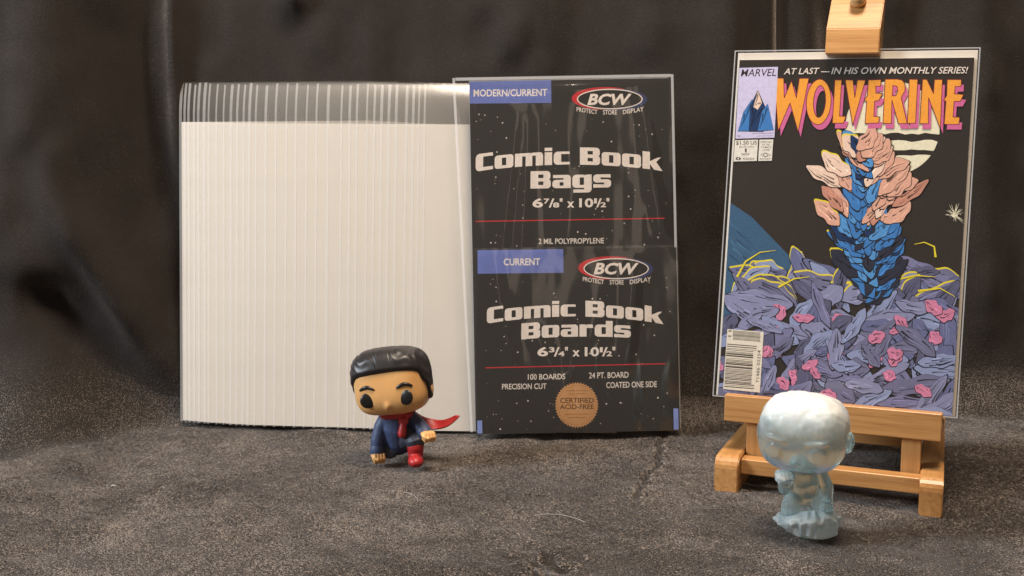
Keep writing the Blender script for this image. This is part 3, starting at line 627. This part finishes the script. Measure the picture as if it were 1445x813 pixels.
# corner box
P.up(); P.poly([(1042, 95.5), (1096, 93.5), (1091.5, 193), (1037, 195)], LAV)
for pts, c in ([[(1041, 184), (1048, 158), (1060, 140), (1064, 184)], BL], [[(1056, 184), (1058, 148), (1068, 128), (1078, 150), (1076, 184)], BLD], [[(1068, 184), (1074, 156), (1082, 146), (1090, 182)], BL], [[(1062, 150), (1068, 128), (1074, 144), (1068, 154)], PEL]): shard(pts, c)
P.up(); P.text('MARVEL', 1044, 1093.5, 107.5, 10.2, srgb(58, 46, 44), .006, .22, -1); P.text('TM', 1039.5, 1043, 192.2, 2, srgb(90, 86, 100), .01); P.stroke([(1060, 187.5), (1089, 186.8)], .7, srgb(130, 124, 150)); P.stroke([(1068, 191), (1089, 190.4)], .6, srgb(130, 124, 150))
P.poly([(1036.5, 197), (1068.8, 196), (1067, 226), (1034.5, 227)], srgb(226, 220, 208)); P.poly([(1070.6, 196), (1090, 195.5), (1088, 225.5), (1069, 226)], srgb(226, 220, 208))
P.up(); DK = srgb(92, 84, 78); P.text('$1.50 US', 1038, 1067, 203.5, 5.4, DK, .02, 0, -.4); P.text('$2.00 CAN', 1042.5, 1062.5, 207.4, 2.5, DK, .008, 0, -.3); P.text('1', 1050.3, 1053, 214, 5.4, DK, .03); P.text('NOV', 1046, 1057, 218.5, 3.4, DK, .02); P.text('02054', 1048, 1063.5, 224.6, 3, DK, .01)
P.ellipse(1041, 223, 3.6, 2.2, DK, 20, (1041.6, 223, 1.8, 1.1)); P.poly([(1042, 222), (1045, 222), (1045, 224), (1042, 224)], DK)
for k, (t_, a, b) in enumerate((('APPROVED', 1072, 1088), ('BY THE', 1075, 1085), ('COMICS', 1073, 1087), ('CODE', 1075, 1085))): P.text(t_, a, b, 200.6 + k * 3.7, 2.6, DK, .012)
P.ellipse(1079.3, 217.5, 7, 2.2, DK, 24, (1079.3, 217.5, 6.2, 1.5)); P.ellipse(1079.3, 217.3, 3, 3.2, DK, 20, (1079.3, 217.3, 2.2, 2.5)); P.text('AUTHORITY', 1071, 1087.5, 224.4, 2.6, DK, .012)
# bar code
P.up(); P.poly([(1027, 464), (1078, 467.8), (1073, 554.2), (1021.4, 549.4)], srgb(228, 218, 200)); P.up(); q = random.Random(5); U = np.array([1, .075]); y_ = 485.5
while y_ < 546:
    w_ = q.choice((.7, .9, 1.3, 1.9)); x0 = 1027 - (y_ - 464) * .058; L = 41 if (y_ < 492 or y_ > 541) else 37; P.stroke([(x0 + 1, y_), (x0 + 1 + L, y_ + 3)], w_, srgb(70, 60, 52)); y_ += w_ + q.choice((.8, 1.1, 1.6))
for k in range(9): y_ = 466.6 + k * 1.5; P.stroke([(1035, y_), (1073, y_ + 2.9)], q.choice((.6, .8, 1.1)), srgb(74, 64, 56))
def vtext(s, x, y0, y1, cap):
    v, f = text_mesh(s, .01, 0); h = v[:, 0].max() - v[:, 0].min(); Y = y1 - (v[:, 0] - v[:, 0].min()) / h * (y1 - y0); X = x - (v[:, 1] - v[:, 1].min()) * cap / .7
    P.raw(np.c_[X - (Y - y0) * .05, Y], [tuple(q_) for q_ in f], srgb(84, 74, 64))
vtext('71486 02254', 1074, 494, 540, 4.2); vtext('11', 1033, 466, 475, 4.6)
P.build('printed_cover', MAT['cover'], pages)
film_sheet('clear_sleeve', 0, .178, -.0005, .267, 51, .0007, MAT['film'], cb, -.0022, 0, 40, 60, wr=((.052, .26, .047, .19, .0014, .003), (.047, .19, .062, .05, .0012, .003)))
V = []; 
def frame(name, x0, x1, z0, z1, w, y, mat, parent):
    V = [(x0, y, z0), (x1, y, z0), (x1, y, z1), (x0, y, z1), (x0 + w, y, z0 + w), (x1 - w, y, z0 + w), (x1 - w, y, z1 - w), (x0 + w, y, z1 - w)]
    return py_obj(name, V, [(0, 1, 5, 4), (1, 2, 6, 5), (2, 3, 7, 6), (3, 0, 4, 7)], mat, parent)
frame('sleeve_seam', -.0004, .1786, -.0008, .2676, .0009, -.0034, MAT['seam'], cb)

# ------------------------------------------------------------------ figures
def tube(bm, pts, rad, seg=16, caps=True):
    """rounded tapering limb through points"""
    pts = [Vector(p) for p in pts]; rings = []
    P_, R_ = [], []
    d0 = (pts[0] - pts[1]).normalized(); d1 = (pts[-1] - pts[-2]).normalized()
    for a in (80, 55, 28): P_.append(pts[0] + d0 * rad[0] * math.sin(R(a))); R_.append(rad[0] * math.cos(R(a)))
    P_ += pts; R_ += list(rad)
    for a in (28, 55, 80): P_.append(pts[-1] + d1 * rad[-1] * math.sin(R(a))); R_.append(rad[-1] * math.cos(R(a)))
    prev = None
    for i, (p, r) in enumerate(zip(P_, R_)):
        a = P_[max(0, i - 1)]; b = P_[min(len(P_) - 1, i + 1)]; d = (b - a).normalized()
        u = d.cross(Vector((0, 0, 1)) if abs(d.z) < .9 else Vector((0, 1, 0))).normalized()
        if prev is not None: u = (prev - d * prev.dot(d)).normalized()
        prev = u; w = d.cross(u)
        rings.append([bm.verts.new(p + (u * math.cos(2 * math.pi * k / seg) + w * math.sin(2 * math.pi * k / seg)) * r) for k in range(seg)])
    for A, B in zip(rings, rings[1:]):
        for k in range(seg): bm.faces.new((A[k], A[(k + 1) % seg], B[(k + 1) % seg], B[k]))
    bm.faces.new(rings[0][::-1]); bm.faces.new(rings[-1])
def ball(bm, c, r, sub=3, rot=None):
    M = Matrix.Translation(c) @ (rot.to_matrix().to_4x4() if rot else Matrix()) @ Matrix.Diagonal((r[0], r[1], r[2], 1))
    bmesh.ops.create_icosphere(bm, subdivisions=sub, radius=1, matrix=M)
def fused(name, bm, mat, parent, voxel=.0006, smooth=6):
    me = bpy.data.meshes.new('raw'); bmesh.ops.recalc_face_normals(bm, faces=bm.faces[:]); bm.to_mesh(me); bm.free(); o = bpy.data.objects.new('raw', me); COL.objects.link(o)
    m = o.modifiers.new('r', 'REMESH'); m.mode = 'VOXEL'; m.voxel_size = voxel
    s = o.modifiers.new('s', 'SMOOTH'); s.iterations = smooth; s.factor = .5
    dg = bpy.context.evaluated_depsgraph_get(); me2 = bpy.data.meshes.new_from_object(o.evaluated_get(dg)); bpy.data.objects.remove(o); bpy.data.meshes.remove(me)
    me2.name = name; return link(name, me2, mat, parent, True)
bm = bmesh.new(); bmesh.ops.create_icosphere(bm, subdivisions=6, radius=1); bm.verts.ensure_lookup_table()
ICO = np.array([v.co[:] for v in bm.verts]); ICO /= np.linalg.norm(ICO, axis=1)[:, None]; ICOF = np.array([[v.index for v in f.verts] for f in bm.faces]); bm.free()
def sup(d, a, b, c, n=3.0): return 1 / ((np.abs(d[:, 0]) / a) ** n + (np.abs(d[:, 1]) / b) ** n + (np.abs(d[:, 2]) / c) ** n) ** (1 / n)
def front_y(x, z, a, b, c, n): return -b * max(0, 1 - (abs(x) / a) ** n - (abs(z) / c) ** n) ** (1 / n)
def head_mesh(name, a, b, c, n, extra, mat, parent):
    r = sup(ICO, a, b, c, n); p = ICO * r[:, None]; p = p + ICO * extra(p)[:, None]
    o = link(name, np_mesh(name, p, ICOF), mat, parent, True); return o

# ---- crouching vinyl toy
toy = empty('toy_figure', (-.0900, .972, .0015)); tag(toy, 'crouching big headed toy in blue sweater, red scarf and red boot before the boards', 'figurine')
ha, hb, hc, hn = .0288, .0250, .0248, 3.5
hd_rot = Euler((R(-8), R(-7), R(-7)), 'XYZ'); hd_loc = (-.0052, -.004, .0650)
def hx(p):
    e = .0016 * np.exp(-((p[:, 0] / .0022) ** 2 + ((p[:, 2] + .0165) / .0028) ** 2)) * (p[:, 1] < 0)
    e = e - .0006 * np.exp(-((np.abs(p[:, 0]) - .0155) / .006) ** 2 - ((p[:, 2] + .012) / .006) ** 2) * (p[:, 1] < 0)
    return e
head = head_mesh('head', ha, hb, hc, hn, hx, MAT['skin'], toy); head.location = hd_loc; head.rotation_euler = hd_rot
def hairf(p):
    x, y, z = p[:, 0], p[:, 1], p[:, 2]
    zl = np.interp(x * 1000, [-30, -27, -24, -20, -12, -4, 2, 10, 17, 22, 25.5, 27.5, 30], [-4, 2, 6.0, 7.6, 8.6, 9.2, 9.6, 9.8, 9.6, 9.0, 7.5, 1, -6]) / 1000
    k = smoothstep(-.010, .004, y); zl = zl * (1 - k) - .016 * k
    d = z - zl
    m = smoothstep(-.0012, .0022, d)
    vol = .0022 + .0012 * np.exp(-((x + .002) / .022) ** 2 - ((y + .016) / .016) ** 2) * smoothstep(.0, .012, z) + .0012 * smoothstep(.012, .026, z)
    ph = (x * .8 + z * .55 + .0035 * np.sin(x * 260)) * 1500 + 5 * np.sin(x * 150)
    gro = .00042 * np.sin(ph) * smoothstep(-.002, .012, d) * (1 - .8 * smoothstep(-.005, .012, y)) + .00022 * np.sin(y * 1800 + x * 500) * smoothstep(-.012, 0, y)
    return -.0013 + m * (vol + .0013 + gro)
hair = head_mesh('hair', ha, hb, hc, hn, hairf, MAT['hair'], head)
for ex_ in (-.0152, .0152):
    ez_ = -.0108; yy = front_y(ex_, ez_, ha, hb, hc, hn); bm = bmesh.new(); ball(bm, (ex_, yy + .0005, ez_), (.0060, .0018, .0060), 4, Euler((0, 0, -ex_ * 14))); bm_obj('eye', bm, MAT['black'], head, True)
for sd in (-1, 1):
    bm = bmesh.new(); pts = []; rad = []
    for t in np.linspace(0, 1, 9):
        x_ = sd * (.0095 + .0110 * t); z_ = -.0026 + .0022 * math.sin(t * 3.0) ; pts.append((x_, front_y(x_, z_, ha, hb, hc, hn) - .0001, z_)); rad.append(.0005 + .0010 * math.sin(math.pi * (.15 + .7 * t)))
    tube(bm, pts, rad, 8); bm_obj('eyebrow', bm, MAT['black'], head, True)
    bm = bmesh.new(); ball(bm, (sd * .0290, .0035, -.0075), (.0022, .0042, .0058), 3, Euler((0, 0, sd * R(-18)))); ball(bm, (sd * .0275, .0015, -.0075), (.0022, .003, .0045), 3); fused('ear', bm, MAT['skin'], head, .0005, 3)
bm = bmesh.new()   # suit: torso, arms, legs in one skin
tube(bm, [(-.002, .004, .016), (-.002, .000, .028), (-.002, -.001, .040)], [.0125, .0125, .0115], 20)
tube(bm, [(-.010, 0, .037), (-.0150, -.002, .028), (-.0178, -.004, .0175), (-.0178, -.005, .0095)], [.0062, .0058, .0056, .0053])
tube(bm, [(.008, -.002, .036), (.0150, -.006, .0315), (.0205, -.012, .0270)], [.0062, .0060, .0056])
suit = fused('sweater', bm, MAT['blue'], toy, .0006, 3)
bm = bmesh.new()
tube(bm, [(.002, .003, .015), (.010, -.008, .0225), (.0135, -.012, .0190), (.0132, -.011, .0140)], [.0100, .0090, .0080, .0066])
tube(bm, [(-.002, .004, .014), (-.009, -.003, .0105), (-.006, .016, .007)], [.0110, .0086, .0070])
fused('trousers', bm, MAT['navy'], toy, .0006, 3)
for pts in ([(-.0178, -.0050, .0108), (-.0178, -.0051, .0082)], [(.0192, -.0108, .0278), (.0213, -.0132, .0262)]):
    bm = bmesh.new(); tube(bm, pts, [.0061, .0060], 20); fused('cuff', bm, MAT['blue'], toy, .0005, 2)
for pts, rd in (([(-.0185, -.0052, .0150), (-.0120, -.0052, .0150)], 0),): pass
bm = bmesh.new(); tube(bm, [(.0133, -.0122, .0150), (.0133, -.0114, .010), (.0135, -.0125, .0045)], [.0068, .0063, .0058], 18); ball(bm, (.0138, -.0170, .0046), (.0064, .0092, .0052)); bx_ = None
boot = fused('boot', bm, MAT['red'], toy, .0006, 4)
def fist(name, c, rz, mat, par):
    bm = bmesh.new(); M = Matrix.Translation(c) @ Matrix.Rotation(rz, 4, 'Z')
    r0 = len(bm.verts); add_box(bm, -.0045, .0045, -.0042, .0042, -.0042, .0042, .0018)
    for k in range(4): tube(bm, [(-.0036 + k * .0024, -.0040, .0026), (-.0036 + k * .0024, -.0058, -.0002), (-.0036 + k * .0024, -.0044, -.0030)], [.0015, .0015, .0014], 10)
    tube(bm, [(-.0046, -.001, .002), (-.0046, -.0048, .0004), (-.0018, -.0068, -.0006)], [.0017, .0016, .0014], 10)
    bmesh.ops.transform(bm, matrix=M, verts=bm.verts[:]); return fused(name, bm, mat, par, .00045, 2)
fist('fist', (-.0172, -.0062, .0046), R(20), MAT['skin'], toy); fist('fist', (.0232, -.0165, .0250), R(25), MAT['skin'], toy)
# red scarf knotted at the neck, its pointed tail flicking out to the side
bm = bmesh.new(); tube(bm, [(-.002 + .0115 * math.cos(a), .000 + .0112 * math.sin(a), .0395 + .0008 * math.sin(3 * a)) for a in np.linspace(0, 2 * math.pi, 25)], [.0034] * 25, 10); ball(bm, (.004, -.0120, .0360), (.0042, .0036, .0040)); tube(bm, [(.004, -.0125, .0350), (.0035, -.0145, .0300), (.0030, -.0150, .0260)], [.0026, .0032, .0036], 12); scarf = fused('scarf', bm, MAT['red'], toy, .0005, 3)
nx = 26; V = []
for i in range(nx + 1):
    u = i / nx; x_ = .004 + .0425 * u; z_ = .0365 - .0150 * math.sin(u * 2.0) + .0125 * u ** 2; y_ = .010 - .004 * u; w = .0085 * (1 - u) ** .7 + .0004
    for k in range(9):
        v = k / 8 - .5; V.append((x_ - v * .003, y_ + v * w * 1.5 + .0008 * math.sin(u * 14), z_ + v * w * 1.15 + .0012 * (4 * v * v) * (1 - u)))
F = [(i * 9 + k, (i + 1) * 9 + k, (i + 1) * 9 + k + 1, i * 9 + k + 1) for i in range(nx) for k in range(8)]
tail = py_obj('scarf_tail', V, F, MAT['red'], scarf, True); sm = tail.modifiers.new('thickness', 'SOLIDIFY'); sm.thickness = .0011; sm.offset = 0

# ---- icy translucent figure
ice = empty('ice_figure', (.1960, .803, .0010)); tag(ice, 'translucent pale blue ice toy figure with oversized head in front of the easel', 'figurine')
ia, ib, ic, in_ = .0288, .0262, .0252, 2.9
IN1, IN2 = Noise2(31), Noise2(32)
def ix(p):
    x, y, z = p[:, 0], p[:, 1], p[:, 2]; f = (y < 0)
    e = .00020 * IN1(x * 150 + 5, z * 150 + y * 90) + .0002 * IN2(x * 320, z * 320 + y * 210)
    e = e * (.30 + .7 * smoothstep(-.002, .014, z))
    for sx in (-1, 1):
        e = e + f * .0028 * np.exp(-((x - sx * .0130) / .0062) ** 4 - ((z - .0005 - .0012 * sx * 0 - .10 * (np.abs(x) - .013)) / .0014) ** 2)
        rr2 = np.sqrt((x - sx * .0140) ** 2 + (z + .0075) ** 2); e = e + f * (.0016 * smoothstep(.0056, .0045, rr2))
    e = e + f * .0022 * np.exp(-(x / .0024) ** 2 - ((z + .0135) / .0030) ** 2)
    e = e - f * .0006 * np.exp(-(x / .006) ** 4 - ((z + .0190) / .0008) ** 2)
    e = e + .0012 * np.exp(-((x - .004) / .014) ** 2 - ((y + .010) / .012) ** 2) * smoothstep(.015, .025, z)
    return e
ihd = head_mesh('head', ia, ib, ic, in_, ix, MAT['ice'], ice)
Mh = Matrix.Translation((-.0022, 0, .0705)) @ Euler((R(2), R(2), R(-24)), 'XYZ').to_matrix().to_4x4()
ihd.data.transform(Mh)
for sd in (-1, 1):
    bm = bmesh.new(); ball(bm, (sd * .0286, .0030, -.0040), (.0034, .0058, .0076), 3, Euler((0, 0, sd * R(-22)))); ball(bm, (sd * .0270, .001, -.004), (.0025, .0035, .0055), 3)
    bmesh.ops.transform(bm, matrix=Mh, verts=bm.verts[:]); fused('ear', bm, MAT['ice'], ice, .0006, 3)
bm = bmesh.new()
tube(bm, [(.000, .002, .026), (-.001, .001, .036), (-.002, .000, .048)], [.0095, .0110, .0092], 18)
tube(bm, [(-.008, 0, .041), (-.0140, -.005, .0370), (-.0155, -.008, .0345), (-.0175, -.012, .0420)], [.0055, .0050, .0046, .0040])
tube(bm, [(.009, 0, .041), (.0135, -.002, .033), (.0130, -.007, .0245)], [.0056, .0052, .0044]); ball(bm, (.0120, -.009, .0215), (.0046, .0046, .0044))
tube(bm, [(-.0045, 0, .027), (-.0095, -.003, .0205), (-.0105, -.003, .0125)], [.0070, .0066, .0064]); tube(bm, [(.005, 0, .027), (.0085, -.002, .0205), (.0100, -.002, .0125)], [.0072, .0068, .0066])
for v in bm.verts: v.co += v.co.normalized() * (.0009 * float(IN1(v.co.x * 300, v.co.z * 300)))
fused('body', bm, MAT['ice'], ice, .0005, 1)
fist('fist', (-.0182, -.0135, .0440), R(10), MAT['frost'], ice)
bm = bmesh.new(); q = random.Random(21); NR = 40
prof = [(0.0, .0005, .62, .006), (.004, .003, .80, .004), (.0085, .008, .93, .002), (.0125, .0118, 1.06, 0), (.0145, .0140, .97, 0), (.0155, .0158, .80, 0), (.0160, .0172, .50, 0)]; rings = []
jag = [q.uniform(.86, 1.12) for _ in range(NR)]; lift = [q.uniform(-.0012, .0012) for _ in range(NR)]
for k_, (_, z0, sc, sx) in enumerate(prof):
    ring = []
    for k in range(NR):
        a = 2 * math.pi * k / NR; jj = 1 + (jag[(k + k_) % NR] - 1) * (1.0 if k_ in (2, 3) else .55)
        ring.append(bm.verts.new((.001 + sx + .0212 * sc * jj * math.cos(a), -.003 + .0162 * sc * jj * math.sin(a), z0 + lift[(k * 3 + k_) % NR] * (0 if k_ == 0 else 1) + (.0025 * math.sin(a + 2.4) if k_ > 1 else 0))))
    rings.append(ring)
for A, B in zip(rings, rings[1:]):
    for k in range(NR): bm.faces.new((A[k], A[(k + 1) % NR], B[(k + 1) % NR], B[k]))
bm.faces.new(rings[0][::-1]); bm.faces.new(rings[-1]); fused('ice_base', bm, MAT['frost'], ice, .0006, 5)

# ------------------------------------------------------------------ lint on the fleece
def thread(pts, r, lab):
    bm = bmesh.new(); P_ = [Vector(p) for p in pts]; n = 14; C = []
    for i in range(n):
        t = i / (n - 1); a = P_[0].lerp(P_[1], t); b = P_[1].lerp(P_[2], t); C.append(a.lerp(b, t))
    tube(bm, C, [r] * n, 6); o = bm_obj('lint_thread', bm, MAT['lint'], None, True); tag(o, lab, 'lint', 'lint on the fleece')
thread([(.0165, .835, .0030), (.036, .838, .0045), (.0505, .820, .0028)], .00009, 'long pale curved hair lying on the fleece below the black packets')
thread([(-.0800, .886, .003), (-.0720, .880, .004), (-.0680, .868, .003)], .00009, 'short pale hair on the fleece in front of the crouching toy')
thread([(-.300, .900, .003), (-.2985, .8995, .0045), (-.2970, .900, .003)], .00035, 'tiny white lint speck on the fleece at far left')
